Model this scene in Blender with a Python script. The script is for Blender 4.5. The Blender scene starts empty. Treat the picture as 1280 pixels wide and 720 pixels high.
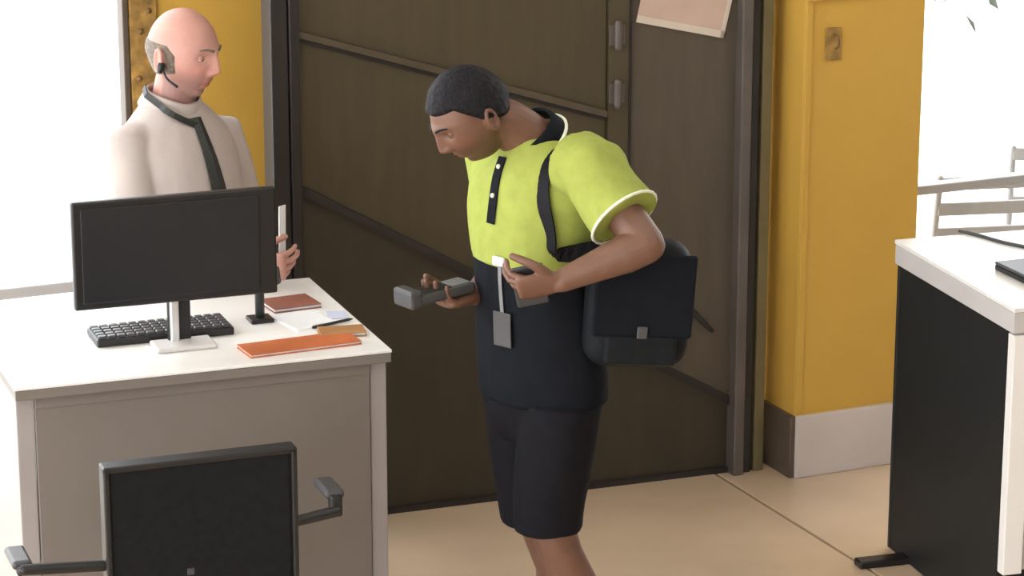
import bpy, bmesh, math, random
from mathutils import Vector, Matrix, noise
from mathutils.bvhtree import BVHTree
random.seed(7)
R = math.radians
scn = bpy.context.scene
COL = scn.collection

# ------------------------------------------------------------------ camera
cam = bpy.data.cameras.new('camera')
cam.sensor_width = 36.0
cam.lens = 3500.0 / 1280.0 * 36.0
cam.clip_start = 0.1
cam_o = bpy.data.objects.new('camera', cam)
cam_o.location = (0, 0, 2.87)
cam_o.rotation_euler = (R(90 - 15.3), 0, R(-24.5))
COL.objects.link(cam_o)
scn.camera = cam_o

# ------------------------------------------------------------------ sky and added fill lights
world = bpy.data.worlds.new('overcast_sky')
scn.world = world
world.use_nodes = True
wn = world.node_tree.nodes
wn['Background'].inputs['Color'].default_value = (0.96, 0.98, 1.0, 1)
wn['Background'].inputs['Strength'].default_value = 5.6
scn.view_settings.view_transform = 'Standard'
scn.view_settings.look = 'None'
scn.view_settings.gamma = 1.0
scn.view_settings.exposure = 0.0
FILL_W = 9.5
for lx, ly in ((-1.5, 0.5), (1.5, 0.5), (4.5, 0.5), (-0.5, 3.2), (2.4, 3.2), (5.2, 3.2), (0.6, 5.6), (3.3, 5.4), (6.2, 5.6)):
    ld = bpy.data.lights.new('ceiling_lamp', 'AREA')  # unseen area light, added to brighten the interior
    ld.shape = 'RECTANGLE'; ld.size = 1.2; ld.size_y = 0.6
    ld.energy = FILL_W; ld.color = (1.0, 0.97, 0.92)
    lo = bpy.data.objects.new('ceiling_lamp', ld)
    lo.location = (lx, ly, 3.36)
    COL.objects.link(lo)

# ------------------------------------------------------------------ helpers
def tag(o, label=None, cat=None, group=None, kind=None):
    if label: o['label'] = label
    if cat: o['category'] = cat
    if group: o['group'] = group
    if kind: o['kind'] = kind
    return o

def empty(name, loc=(0, 0, 0), rz=0.0, label=None, cat=None, group=None, kind=None):
    o = bpy.data.objects.new(name, None)
    o.empty_display_size = 0.1
    o.location = loc; o.rotation_euler = (0, 0, rz)
    COL.objects.link(o)
    return tag(o, label, cat, group, kind)

def mat(name, col, rough=0.5, var=0.08, scale=8.0, bump=0.0, bscale=60.0, metal=0.0, spec=0.5, rand=0.0, stretch=None, tint=False):
    m = bpy.data.materials.new(name)
    m.use_nodes = True
    nt = m.node_tree; N = nt.nodes; L = nt.links
    b = N['Principled BSDF']
    b.inputs['Roughness'].default_value = rough
    b.inputs['Metallic'].default_value = metal
    b.inputs['Specular IOR Level'].default_value = spec
    tc = N.new('ShaderNodeTexCoord')
    src = tc.outputs['Object']
    if stretch:
        mp = N.new('ShaderNodeMapping'); mp.inputs['Scale'].default_value = stretch
        L.new(src, mp.inputs['Vector']); src = mp.outputs['Vector']
    nz = N.new('ShaderNodeTexNoise')
    nz.inputs['Scale'].default_value = scale; nz.inputs['Detail'].default_value = 5
    L.new(src, nz.inputs['Vector'])
    rp = N.new('ShaderNodeValToRGB')
    rp.color_ramp.elements[0].position = 0.3; rp.color_ramp.elements[1].position = 0.7
    rp.color_ramp.elements[0].color = tuple(c * (1 - var) for c in col) + (1,)
    rp.color_ramp.elements[1].color = tuple(min(1, c * (1 + var)) for c in col) + (1,)
    L.new(nz.outputs['Fac'], rp.inputs['Fac'])
    out = rp.outputs['Color']
    if rand:
        oi = N.new('ShaderNodeObjectInfo')
        mr = N.new('ShaderNodeMapRange')
        mr.inputs['To Min'].default_value = 1 - rand; mr.inputs['To Max'].default_value = 1 + rand
        L.new(oi.outputs['Random'], mr.inputs['Value'])
        hs = N.new('ShaderNodeHueSaturation')
        L.new(mr.outputs['Result'], hs.inputs['Value']); L.new(out, hs.inputs['Color'])
        out = hs.outputs['Color']
    if tint:
        at = N.new('ShaderNodeAttribute'); at.attribute_name = 'tint'
        mx = N.new('ShaderNodeMix'); mx.data_type = 'RGBA'; mx.blend_type = 'MULTIPLY'
        mx.inputs['Factor'].default_value = 1.0
        L.new(out, mx.inputs['A']); L.new(at.outputs['Color'], mx.inputs['B'])
        out = mx.outputs['Result']
    L.new(out, b.inputs['Base Color'])
    if bump:
        n2 = N.new('ShaderNodeTexNoise'); n2.inputs['Scale'].default_value = bscale; n2.inputs['Detail'].default_value = 3
        L.new(src, n2.inputs['Vector'])
        bp = N.new('ShaderNodeBump'); bp.inputs['Strength'].default_value = bump; bp.inputs['Distance'].default_value = 0.01
        L.new(n2.outputs['Fac'], bp.inputs['Height']); L.new(bp.outputs['Normal'], b.inputs['Normal'])
    return m

def glass_mat(name, col=(1, 1, 1), refl=0.05):
    m = bpy.data.materials.new(name); m.use_nodes = True
    nt = m.node_tree; N = nt.nodes; L = nt.links
    N.remove(N['Principled BSDF'])
    t = N.new('ShaderNodeBsdfTransparent'); t.inputs['Color'].default_value = col + (1,)
    g = N.new('ShaderNodeBsdfGlossy'); g.inputs['Roughness'].default_value = 0.02
    mx = N.new('ShaderNodeMixShader'); mx.inputs['Fac'].default_value = refl
    L.new(t.outputs[0], mx.inputs[1]); L.new(g.outputs[0], mx.inputs[2])
    L.new(mx.outputs[0], N['Material Output'].inputs['Surface'])
    return m

def obj(name, bm, m=None, parent=None, smooth=False, mw=None):
    me = bpy.data.meshes.new(name)
    bmesh.ops.recalc_face_normals(bm, faces=bm.faces[:])
    bm.to_mesh(me); bm.free()
    if smooth:
        me.polygons.foreach_set('use_smooth', [True] * len(me.polygons))
    if m: me.materials.append(m)
    o = bpy.data.objects.new(name, me)
    COL.objects.link(o)
    if parent: o.parent = parent
    if mw: o.matrix_local = mw
    return o

def box(bm, c, s, rot=None, bev=0.0, seg=2):
    r = bmesh.ops.create_cube(bm, size=1.0)
    vs = r['verts']
    bmesh.ops.scale(bm, vec=s, verts=vs)
    if bev:
        es = list({e for v in vs for e in v.link_edges})
        rr = bmesh.ops.bevel(bm, geom=es, offset=bev, segments=seg, profile=0.5, affect='EDGES')
        vs = list({v for f in rr['faces'] for v in f.verts} | {v for v in vs if v.is_valid})
        seen = set(vs); st = list(vs)
        while st:
            v = st.pop()
            for e in v.link_edges:
                w = e.other_vert(v)
                if w not in seen: seen.add(w); st.append(w)
        vs = list(seen)
    M = Matrix.Translation(Vector(c))
    if rot is not None:
        M = M @ (rot if isinstance(rot, Matrix) else (Matrix.Rotation(rot[2], 4, 'Z') @ Matrix.Rotation(rot[1], 4, 'Y') @ Matrix.Rotation(rot[0], 4, 'X')))
    bmesh.ops.transform(bm, matrix=M, verts=vs)
    return vs

def bx(c, s, rot=None, bev=0.0, seg=2):
    bm = bmesh.new(); box(bm, c, s, rot, bev, seg); return bm

def loft(bm, rings, n=24, cap=True):
    """rings: (centre, axis u, axis v, radius u, radius v)."""
    prev = None; first = None
    for c, u, v, ru, rv in rings:
        c = Vector(c); u = Vector(u); v = Vector(v)
        cur = [bm.verts.new(c + u * (ru * math.cos(2 * math.pi * k / n)) + v * (rv * math.sin(2 * math.pi * k / n))) for k in range(n)]
        if prev:
            for k in range(n):
                bm.faces.new((prev[k], prev[(k + 1) % n], cur[(k + 1) % n], cur[k]))
        else: first = cur
        prev = cur
    if cap:
        bm.faces.new(first[::-1]); bm.faces.new(prev)

def spline(pts, k=5):
    """Catmull-Rom through tuples of any length."""
    out = []
    n = len(pts)
    for i in range(n - 1):
        p0 = pts[max(i - 1, 0)]; p1 = pts[i]; p2 = pts[i + 1]; p3 = pts[min(i + 2, n - 1)]
        for j in range(k):
            t = j / k
            out.append(tuple(0.5 * ((2 * b) + (-a + c) * t + (2 * a - 5 * b + 4 * c - d) * t * t + (-a + 3 * b - 3 * c + d) * t ** 3)
                             for a, b, c, d in zip(p0, p1, p2, p3)))
    out.append(tuple(pts[-1]))
    return out

def tube(bm, pts, n=12, round_ends=True, closed=False):
    """pts: (x, y, z, r)."""
    P = [Vector(p[:3]) for p in pts]; Rr = [p[3] for p in pts]
    if round_ends:
        d0 = (P[0] - P[1]).normalized(); d1 = (P[-1] - P[-2]).normalized()
        P = [P[0] + d0 * Rr[0] * .9, P[0] + d0 * Rr[0] * .6] + P + [P[-1] + d1 * Rr[-1] * .6, P[-1] + d1 * Rr[-1] * .9]
        Rr = [Rr[0] * .4, Rr[0] * .8] + Rr + [Rr[-1] * .8, Rr[-1] * .4]
    d = (P[1] - P[0]).normalized()
    ref = Vector((0, 0, 1)) if abs(d.z) < .9 else Vector((1, 0, 0))
    u = d.cross(ref).normalized()
    rings = []
    for i in range(len(P)):
        t = (P[min(i + 1, len(P) - 1)] - P[max(i - 1, 0)]).normalized()
        u = (u - t * u.dot(t)).normalized(); v = t.cross(u)
        rings.append((P[i], u, v, Rr[i], Rr[i]))
    loft(bm, rings, n)

def ribbon(bm, pts, w, t, nrm):
    """flat strap through pts; nrm[i] is the outward normal at each point."""
    prev = None; first = None
    for i, p in enumerate(pts):
        p = Vector(p)
        d = (Vector(pts[min(i + 1, len(pts) - 1)]) - Vector(pts[max(i - 1, 0)])).normalized()
        n_ = Vector(nrm[i]).normalized(); s = d.cross(n_).normalized(); n_ = s.cross(d)
        cur = [bm.verts.new(p + s * a + n_ * b) for a, b in ((-w / 2, 0), (w / 2, 0), (w / 2, t), (-w / 2, t))]
        if prev:
            for k in range(4): bm.faces.new((prev[k], prev[(k + 1) % 4], cur[(k + 1) % 4], cur[k]))
        else: first = cur
        prev = cur
    bm.faces.new(first[::-1]); bm.faces.new(prev)

def prism(poly, y0, y1):
    """polygon in the local x-z plane, extruded along y."""
    bm = bmesh.new()
    a = [bm.verts.new((x, y0, z)) for x, z in poly]; b = [bm.verts.new((x, y1, z)) for x, z in poly]
    bm.faces.new(a); bm.faces.new(b[::-1])
    for k in range(len(poly)):
        j = (k + 1) % len(poly); bm.faces.new((a[k], b[k], b[j], a[j]))
    return bm

def remesh(bm, voxel, smooth_it=3, wrinkle=0.0, wscale=9.0, squash=None):
    """one watertight continuous surface out of overlapping closed shells."""
    bmesh.ops.recalc_face_normals(bm, faces=bm.faces[:])
    me = bpy.data.meshes.new('tmp'); bm.to_mesh(me); bm.free()
    o = bpy.data.objects.new('tmp', me); COL.objects.link(o)
    md = o.modifiers.new('r', 'REMESH'); md.mode = 'VOXEL'; md.voxel_size = voxel
    if smooth_it:
        sm = o.modifiers.new('s', 'SMOOTH'); sm.factor = .5; sm.iterations = smooth_it
    dg = bpy.context.evaluated_depsgraph_get()
    m2 = bpy.data.meshes.new_from_object(o.evaluated_get(dg))
    bpy.data.objects.remove(o); bpy.data.meshes.remove(me)
    out = bmesh.new(); out.from_mesh(m2); bpy.data.meshes.remove(m2)
    if wrinkle:
        out.normal_update()
        mv = []
        for v in out.verts:
            q = v.co.copy()
            if squash: q = Vector((q.x * squash[0], q.y * squash[1], q.z * squash[2]))
            mv.append(v.co + v.normal * wrinkle * (noise.noise(q * wscale) + .6 * (1 - abs(noise.noise(q * wscale * 1.7 + Vector((3, 1, 7))))) - .4))
        for v, c in zip(out.verts, mv): v.co = c
    return out

def splitz(bm, z, keep_above=True, nrm=(0, 0, 1), co=None):
    """copy of bm cut by a plane."""
    b = bm.copy()
    g = b.verts[:] + b.edges[:] + b.faces[:]
    r = bmesh.ops.bisect_plane(b, geom=g, plane_co=co or (0, 0, z), plane_no=nrm, clear_outer=not keep_above, clear_inner=keep_above)
    ed = [e for e in r['geom_cut'] if isinstance(e, bmesh.types.BMEdge)]
    bmesh.ops.holes_fill(b, edges=ed, sides=0)
    return b

def copy_tree(o, parent=None):
    c = o.copy(); COL.objects.link(c)
    if parent: c.parent = parent
    for ch in list(o.children): copy_tree(ch, c)
    return c

# ------------------------------------------------------------------ materials
M = {}
M['yellow'] = mat('yellow_wall_paint', (0.62, 0.37, 0.062), .62, .05, 3.0, .05, 90)
M['partition'] = mat('dark_brown_laminate', (0.075, 0.059, 0.031), .42, .10, 4.0, .03, 40, stretch=(6, 6, 1))
M['partition_low'] = mat('dark_olive_laminate', (0.044, 0.037, 0.023), .42, .10, 4.0, .03, 40, stretch=(6, 6, 1))
M['partition_door'] = mat('grey_brown_laminate', (0.098, 0.078, 0.056), .42, .10, 4.0, .03, 40, stretch=(6, 6, 1))
M['dark_metal'] = mat('dark_bronze_metal', (0.035, 0.031, 0.03), .4, .1, 10, metal=.3)
M['frame_metal'] = mat('brown_grey_frame', (0.13, 0.11, 0.10), .4, .1, 10, metal=.2)
M['olive'] = mat('olive_trim', (0.16, 0.13, 0.06), .5, .1, 8)
M['batten'] = mat('brown_batten', (0.085, 0.066, 0.042), .4, .1, 10)
M['tile'] = mat('beige_stone_tile', (0.66, 0.50, 0.35), .22, .13, 1.7, .015, 120, rand=.05)
M['grout'] = mat('brown_grout', (0.16, 0.085, 0.04), .8, .1, 20)
M['concrete'] = mat('pale_paving', (0.72, 0.72, 0.70), .8, .06, 2)
M['white_paint'] = mat('white_paint', (0.82, 0.81, 0.80), .5, .03, 4)
M['grey_wall'] = mat('grey_wall_paint', (0.26, 0.25, 0.235), .7, .04, 3)
M['ceiling_tile'] = mat('pale_ceiling', (0.62, 0.61, 0.59), .8, .04, 3)
M['pale_skirting'] = mat('pale_grey_skirting', (0.62, 0.56, 0.53), .4, .08, 3)
M['dark_skirting'] = mat('dark_skirting', (0.10, 0.075, 0.055), .5, .15, 12)
M['counter_white'] = mat('white_counter_top', (0.90, 0.89, 0.87), .28, .02, 4)
M['counter_grey'] = mat('grey_laminate_front', (0.205, 0.178, 0.158), .5, .06, 2.0, .02, 80)
M['counter_edge'] = mat('pale_edge_strip', (0.36, 0.33, 0.32), .45, .05, 6)
M['counter_light'] = mat('light_grey_edging', (0.60, 0.58, 0.57), .4, .04, 6)
M['black_panel'] = mat('charcoal_panel', (0.014, 0.015, 0.015), .5, .1, 6, spec=.25)
M['black_plastic'] = mat('black_plastic', (0.012, 0.012, 0.013), .38, .1, 10)
M['screen'] = mat('dark_screen', (0.018, 0.020, 0.023), .3, .1, 3, spec=.35)
M['dark_grey'] = mat('dark_grey_plastic', (0.06, 0.06, 0.065), .4, .1, 10)
M['mid_grey'] = mat('mid_grey_plastic', (0.20, 0.20, 0.21), .4, .1, 10)
M['silver'] = mat('brushed_silver', (0.72, 0.72, 0.74), .3, .05, 20, metal=.6)
M['chair_fabric'] = mat('black_mesh_fabric', (0.012, 0.013, 0.014), .75, .15, 60, .2, 300, spec=.12)
M['orange'] = mat('orange_card', (0.52, 0.14, 0.045), .5, .12, 14)
M['tan_card'] = mat('tan_card', (0.40, 0.20, 0.08), .5, .15, 14)
M['maroon'] = mat('maroon_cover', (0.27, 0.10, 0.07), .45, .12, 14)
M['paper'] = mat('white_paper', (0.85, 0.86, 0.88), .7, .02, 10)
M['blue_paper'] = mat('pale_blue_paper', (0.58, 0.62, 0.78), .7, .05, 20)
M['notice'] = mat('beige_paper', (0.58, 0.42, 0.34), .7, .07, 9)
M['notice_edge'] = mat('pale_cream_edge', (0.66, 0.57, 0.47), .6, .05, 9)
M['brown_wood'] = mat('brown_wood', (0.20, 0.105, 0.035), .5, .3, 8, stretch=(8, 8, 1))
M['cork'] = mat('mottled_cork', (0.36, 0.21, 0.055), .8, .45, 26, .2, 60)
M['hivis'] = mat('hi_vis_yellow_knit', (0.33, 0.38, 0.085), .85, .07, 30, .12, 350, spec=.12)
M['navy'] = mat('navy_knit', (0.008, 0.0095, 0.013), .85, .12, 30, .15, 300, spec=.12)
M['shorts'] = mat('black_twill', (0.009, 0.009, 0.012), .8, .15, 30, .15, 300, spec=.12)
M['bag'] = mat('black_nylon', (0.010, 0.012, 0.014), .6, .15, 30, .15, 250, spec=.12)
M['strap'] = mat('black_webbing', (0.010, 0.010, 0.013), .6, .2, 200, spec=.12)
M['piping'] = mat('white_piping', (0.80, 0.82, 0.66), .7, .04, 20)
M['skin_brown'] = mat('brown_skin', (0.165, 0.080, 0.052), .48, .10, 20, .05, 220, tint=True)
M['skin_pink'] = mat('pink_skin', (0.53, 0.275, 0.225), .48, .08, 20, .05, 220, tint=True)
M['lid_brown'] = mat('brown_eyelid', (0.145, 0.068, 0.045), .5, .08, 20)
M['lid_pink'] = mat('pink_eyelid', (0.49, 0.245, 0.20), .5, .06, 20)
M['hair_dark'] = mat('dark_hair', (0.016, 0.015, 0.018), .55, .4, 120, .5, 260, spec=.12)
M['hair_grey'] = mat('grey_hair', (0.17, 0.13, 0.10), .6, .4, 120, .5, 260)
M['shirt_pale'] = mat('pale_beige_cotton', (0.50, 0.435, 0.41), .8, .05, 14, .1, 300, spec=.12)
M['tie'] = mat('dark_tie', (0.020, 0.022, 0.020), .5, .2, 80)
M['tie_knot'] = mat('dark_green_tie', (0.022, 0.045, 0.028), .5, .2, 80)
M['trousers'] = mat('charcoal_trousers', (0.03, 0.03, 0.035), .8, .1, 30, spec=.12)
M['eye_white'] = mat('eye_white', (0.75, 0.72, 0.70), .2, .02, 5)
M['iris'] = mat('dark_iris', (0.03, 0.018, 0.012), .15, .05, 5)
M['boot'] = mat('dark_boot_leather', (0.03, 0.022, 0.016), .5, .2, 20)
M['sock'] = mat('grey_sock', (0.12, 0.12, 0.12), .9, .1, 40)
M['leaf'] = mat('silvery_leaf', (0.125, 0.145, 0.115), .6, .3, 12)
M['bark'] = mat('grey_bark', (0.16, 0.14, 0.12), .9, .3, 20)
M['chair_grey'] = mat('pale_grey_metal', (0.42, 0.42, 0.43), .5, .05, 10, metal=.1)
M['window_frame'] = mat('grey_window_frame', (0.42, 0.42, 0.43), .5, .04, 6)
M['transom_pale'] = mat('pale_grey_rail', (0.5, 0.5, 0.51), .5, .03, 6)
M['glass'] = glass_mat('window_glass', (0.97, 0.98, 0.98), .05)

# ------------------------------------------------------------------ setting: shell
def struct(name, bm, m, parent=None, **k):
    o = obj(name, bm, m, parent, **k)
    if parent is None: o['kind'] = 'structure'
    return o

# floor: dark grout bed with long stone slabs laid on it
fl = struct('floor', bx((2.5, 1.5, -.045), (13, 12.8, .05)), M['grout'])
tm = None
TX, TY, GAP = 1.6, 3.2, .011
ox = 4.018
for i in range(-5, 4):
    for j in range(0, 4):
        x0 = max(ox + i * TX, -4.0); x1 = min(ox + (i + 1) * TX, 9.0)
        y1 = 7.9 - j * TY; y0 = max(y1 - TY, -4.9)
        if x1 - x0 < .05 or y1 - y0 < .05: continue
        full = abs(x1 - x0 - TX) < 1e-6 and abs(y1 - y0 - TY) < 1e-6
        if full and tm:
            t = bpy.data.objects.new('tile', tm); COL.objects.link(t); t.parent = fl
        else:
            t = obj('tile', bx((0, 0, -.01), (x1 - x0 - GAP, y1 - y0 - GAP, .02), bev=.002, seg=1), M['tile'], fl)
            if full: tm = t.data
        t.location = ((x0 + x1) / 2, (y0 + y1) / 2, 0)

struct('ceiling', bx((2.5, 1.5, 3.46), (13.2, 13.0, .12)), M['ceiling_tile'])
struct('wall_front', bx((2.5, -4.98, 1.7), (13.2, .12, 3.44)), M['grey_wall'])
struct('wall_side', bx((9.06, 1.2, 1.7), (.12, 12.3, 3.44)), M['grey_wall'])
# yellow wall behind the clerk, pier to the right of the partition
struct('wall_left', bx((2.945, 7.92, 1.7), (1.18, .04, 3.4)), M['yellow'])
pier = struct('wall_right', bx((4.43, 7.33, 1.7), (.42, .36, 3.4), bev=.006), M['yellow'])
struct('wall_back', bx((3.86, 7.77, 1.7), (.8, .12, 3.4)), M['white_paint'])
bb = struct('baseboard_right', bx((4.432, 7.143, .10), (.424, .02, .2), bev=.003), M['pale_skirting'])
struct('baseboard_left', bx((4.213, 7.31, .10), (.02, .33, .2), bev=.003), M['dark_skirting'])
# moulding across the pier near the top of the picture
struct('trim_1', bx((4.43, 7.142, 1.505), (.424, .016, .02), bev=.003), M['yellow'])
struct('trim_2', bx((4.232, 7.147, 1.7), (.022, .008, 2.98), bev=.002), M['yellow'])

def window(name, x0, x1, y, rails, posts, fm, edge=.05):
    root = empty(name, ((x0 + x1) / 2, y, 0), kind='structure')
    cx = (x0 + x1) / 2
    pz = bx((0, 0, 1.7), (x1 - x0 - .02, .008, 3.34)); obj('pane', pz, M['glass'], root)
    for z, h, m in rails:
        obj('rail', bx((0, -.01, z), (x1 - x0, .05, h), bev=.004), m, root)
    for x in posts:
        obj('post', bx((x - cx, 0, 1.7), (edge, .06, 3.4), bev=.004), fm, root)
    return root
window('window_1', -4.0, 2.334, 7.925, ((.03, .06, M['white_paint']), (.665, .035, M['transom_pale']), (3.37, .06, M['white_paint'])), (-3.97, -2.4, -.8, .8), M['white_paint'])
window('window_2', 4.64, 9.0, 7.36, ((.03, .06, M['white_paint']), (.825, .03, M['window_frame']), (3.37, .06, M['white_paint'])), (6.1, 7.5, 8.97), M['white_paint'])
struct('trim_3', bx((2.345, 7.915, 1.7), (.018, .056, 3.4), bev=.003), M['dark_skirting'])
g = struct('ground', bx((3, 20, -.09), (60, 24.0, .1)), M['concrete'])

# ------------------------------------------------------------------ dark partition with diagonal battens
PA = R(-4.304)
part = empty('partition', (2.986, 7.364, 0), PA, 'dark brown laminate partition with diagonal battens, full height behind the man in yellow', 'partition')
ZT = 3.35
def zA(s): return 1.381 - .315 * (s - .0)      # upper diagonal
def zB(s): return .853 - .573 * s               # lower diagonal
S0, S1, S2, S3, S4 = -.315, .655, .735, 1.075, 1.155
gp = .006
obj('panel', prism([(S0, zA(S0) + gp), (S1, zA(S1) + gp), (S1, ZT), (S0, ZT)], 0, .06), M['partition'], part)
obj('panel', prism([(S0, zB(S0) + gp), (S1, zB(S1) + gp), (S1, zA(S1) - gp), (S0, zA(S0) - gp)], .004, .06), M['partition'], part)
tag(obj('panel', prism([(S0, .012), (S3, .012), (S3, zB(S3) - gp), (S0, zB(S0) - gp)], .006, .06), M['partition_low'], part), 'darker lower panel')
tag(obj('panel', prism([(S2, zB(S2) + gp), (S3, zB(S3) + gp), (S3, ZT), (S2, ZT)], -.004, .06), M['partition_door'], part), 'paler grey brown panel')
obj('stile', prism([(S1 + .004, zB(S1) + gp), (S2 - .004, zB(S2) + gp), (S2 - .004, ZT), (S1 + .004, ZT)], -.012, .06), M['partition'], part)
for k in (.0,):
    obj('seam', prism([(S2 - .012, zB(S2) + gp), (S2 - .004, zB(S2) + gp), (S2 - .004, ZT), (S2 - .012, ZT)], -.016, 0), M['dark_metal'], part)
for z in (1.41, 1.235, .9):
    bm = bmesh.new(); tube(bm, [(S2 - .05, -.022, z - .035, .012), (S2 - .05, -.022, z + .035, .012)], 10)
    box(bm, (S2 - .05, -.012, z), (.05, .008, .06), bev=.002)
    obj('hinge', bm, M['frame_metal'], part, smooth=False)
# diagonal battens
def batten(name, s0, s1, fz, w, y0, y1, m):
    obj(name, prism([(s0, fz(s0) - w / 2), (s1, fz(s1) - w / 2), (s1, fz(s1) + w / 2), (s0, fz(s0) + w / 2)], y0, y1), m, part)
batten('batten', S0, S1, zA, .020, -.016, .02, M['batten'])
batten('batten', S0, S1, lambda s: zA(s) - .018, .012, -.004, .02, M['dark_metal'])  # dark strip paints the shadow line below the upper batten
batten('batten', S0, S3, zB, .030, -.010, .02, M['dark_metal'])
batten('batten', S2, S3, lambda s: zB(s) + .036, .010, -.008, .02, M['partition_door'])
# jamb, post, edge strip
obj('jamb', bx((-.348, .03, ZT / 2), (.05, .10, ZT), bev=.004), M['dark_metal'], part)
obj('jamb', bx((-.305, .02, ZT / 2), (.03, .09, ZT), bev=.004), M['frame_metal'], part).data.materials[0] = M['dark_metal']
obj('post', bx((S3 + .018, .0, ZT / 2), (.036, .10, ZT), bev=.005), M['frame_metal'], part)
obj('post', bx((S3 + .055, .02, ZT / 2), (.026, .10, ZT), bev=.004), M['dark_metal'], part)
obj('edge_strip', bx((1.172, .02, ZT / 2), (.034, .09, ZT), bev=.004), M['olive'], part)
obj('base_strip', prism([(-.37, 0), (1.19, 0), (1.19, .018), (-.37, .018)], -.008, .02), M['dark_metal'], part)
# small slanting lever
bm = bmesh.new(); tube(bm, [(.93, -.03, .55, .008), (.965, -.032, .512, .009), (1.0, -.03, .476, .008)], 10); tube(bm, [(.945, -.03, .535, .009), (.945, -.004, .535, .009)], 10)
obj('lever', bm, M['dark_metal'], part, smooth=True)

# slanting notice on the pale panel
PW = part.matrix_basis
def on_part(s, y, z): return PW @ Vector((s, y, z))
t12 = math.atan2(-.066, .286)
nt = empty('paper_notice', on_part(.745, -.008, 1.445), PA, 'slanting pink beige paper notice fixed high on the dark partition', 'notice')
Rn = Matrix.Rotation(-t12, 4, 'Y')
obj('sheet', bx((.145, -.002, .14), (.29, .003, .28)), M['notice'], nt, mw=Rn.copy())
b_ = bmesh.new(); box(b_, (.145, -.005, .011), (.29, .003, .022)); box(b_, (.284, -.005, .14), (.012, .003, .28))
obj('border', b_, M['notice_edge'], nt, mw=Rn.copy())

# hook plate and painted shadow strip on the yellow walls
fx = empty('wall_hook_plate', (4.315, 7.15, 1.36), 0, 'small brown plate with hook high on the yellow pier', 'wall plate')
obj('plate', bx((0, -.004, .0), (.055, .008, .10), bev=.003), M['cork'], fx)
bm = bmesh.new(); tube(bm, spline([(0, -.008, .03, .004), (0, -.03, .025, .004), (0, -.036, 0, .004), (0, -.02, -.012, .004)], 4), 8)
obj('hook', bm, M['brown_wood'], fx, smooth=True)
cb = empty('cork_strip', (2.40, 7.9, 1.0), 0, 'mottled cork strip on the yellow wall behind the bald man', 'pinboard')
obj('board', bx((0, -.006, .25), (.085, .012, .80), bev=.003), M['cork'], cb)  # mottled colour and dark spots stand in for a brownish shadow pattern
for k, (x, z) in enumerate(((.01, .36), (-.02, .28), (.02, .22), (-.01, .42), (.015, .48), (-.02, .16))):
    bm = bmesh.new(); bmesh.ops.create_uvsphere(bm, u_segments=10, v_segments=6, radius=.009); bmesh.ops.translate(bm, vec=(x, -.016, z), verts=bm.verts[:])
    obj('pin', bm, M['brown_wood'], cb, smooth=True)

# ------------------------------------------------------------------ left counter
LC = empty('service_counter', (2.453, 6.089, 0), R(-4.3), 'grey fronted counter with white top carrying the monitor', 'counter')
W_, D_, H_ = .925, .722, .92
obj('top', bx((-W_ / 2, D_ / 2, H_ - .004), (W_, D_, .008), bev=.002), M['counter_white'], LC)
obj('edging', bx((-W_ / 2, D_ / 2, H_ - .0205), (W_ - .003, D_ - .003, .024), bev=.002), M['counter_grey'], LC)
obj('front_panel', bx((-W_ / 2, .035, (H_ - .036 + .08) / 2), (W_ - .10, .02, H_ - .036 - .08), bev=.002), M['counter_grey'], LC)
obj('end_panel', bx((-.027, .36, (H_ - .034) / 2), (.042, .66, H_ - .034), bev=.003), M['counter_edge'], LC)
obj('end_panel', bx((-W_ + .027, .36, (H_ - .034) / 2), (.042, .66, H_ - .034), bev=.003), M['counter_edge'], LC)
obj('front_rail', bx((-W_ / 2, .032, H_ - .05), (W_ - .10, .022, .028), bev=.002), M['counter_grey'], LC)
obj('kick_board', bx((-W_ / 2, .07, .045), (W_ - .10, .02, .09)), M['black_panel'], LC)
obj('shelf', bx((-W_ / 2, .40, .45), (W_ - .10, .54, .02)), M['counter_grey'], LC)
def onLC(x, y, z=0.92):
    return LC.matrix_basis @ Vector((x, y, z))
LCr = R(-4.3)

# monitor
mon = empty('monitor', (1.997, 6.325, .92), LCr, 'large dark flat monitor on a slim silver neck, on the left counter', 'monitor')
tl = (1.74 - 1.997); mw_ = .505; mcx = -.010; mz = .248; mh = .268
obj('casing', bx((mcx, .012, mz), (mw_, .024, mh), bev=.005), M['black_plastic'], mon)
obj('panel', bx((mcx - .012, -.0015, mz), (mw_ - .065, .005, mh - .034), bev=.002), M['screen'], mon)
b_ = bmesh.new(); box(b_, (-.002, .030, .085), (.058, .012, .17), bev=.004)
obj('neck', b_, M['black_plastic'], mon)
tag(obj('neck_front', bx((-.016, .018, .065), (.022, .014, .13), bev=.004), M['silver'], mon), 'bright silver front of the neck')  # bright strip puts the highlight of the black neck into colour
obj('foot', bx((0, .0, .006), (.15, .09, .012), bev=.005), M['counter_light'], mon)

# keyboard
kb = empty('keyboard', (1.978, 6.447, .92), LCr, 'black keyboard behind the silver neck of the monitor', 'keyboard')
obj('body', bx((0, 0, .010), (.345, .125, .020), bev=.004), M['black_plastic'], kb)
kmesh = None
for r_ in range(5):
    for c_ in range(14):
        if kmesh is None:
            k0 = obj('key', bx((0, 0, 0), (.021, .018, .008), bev=.002, seg=1), M['dark_grey'], kb); kmesh = k0.data
        else:
            k0 = bpy.data.objects.new('key', kmesh); COL.objects.link(k0); k0.parent = kb
        k0.location = (-.157 + c_ * .0241, -.047 + r_ * .0235, .0225)

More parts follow.
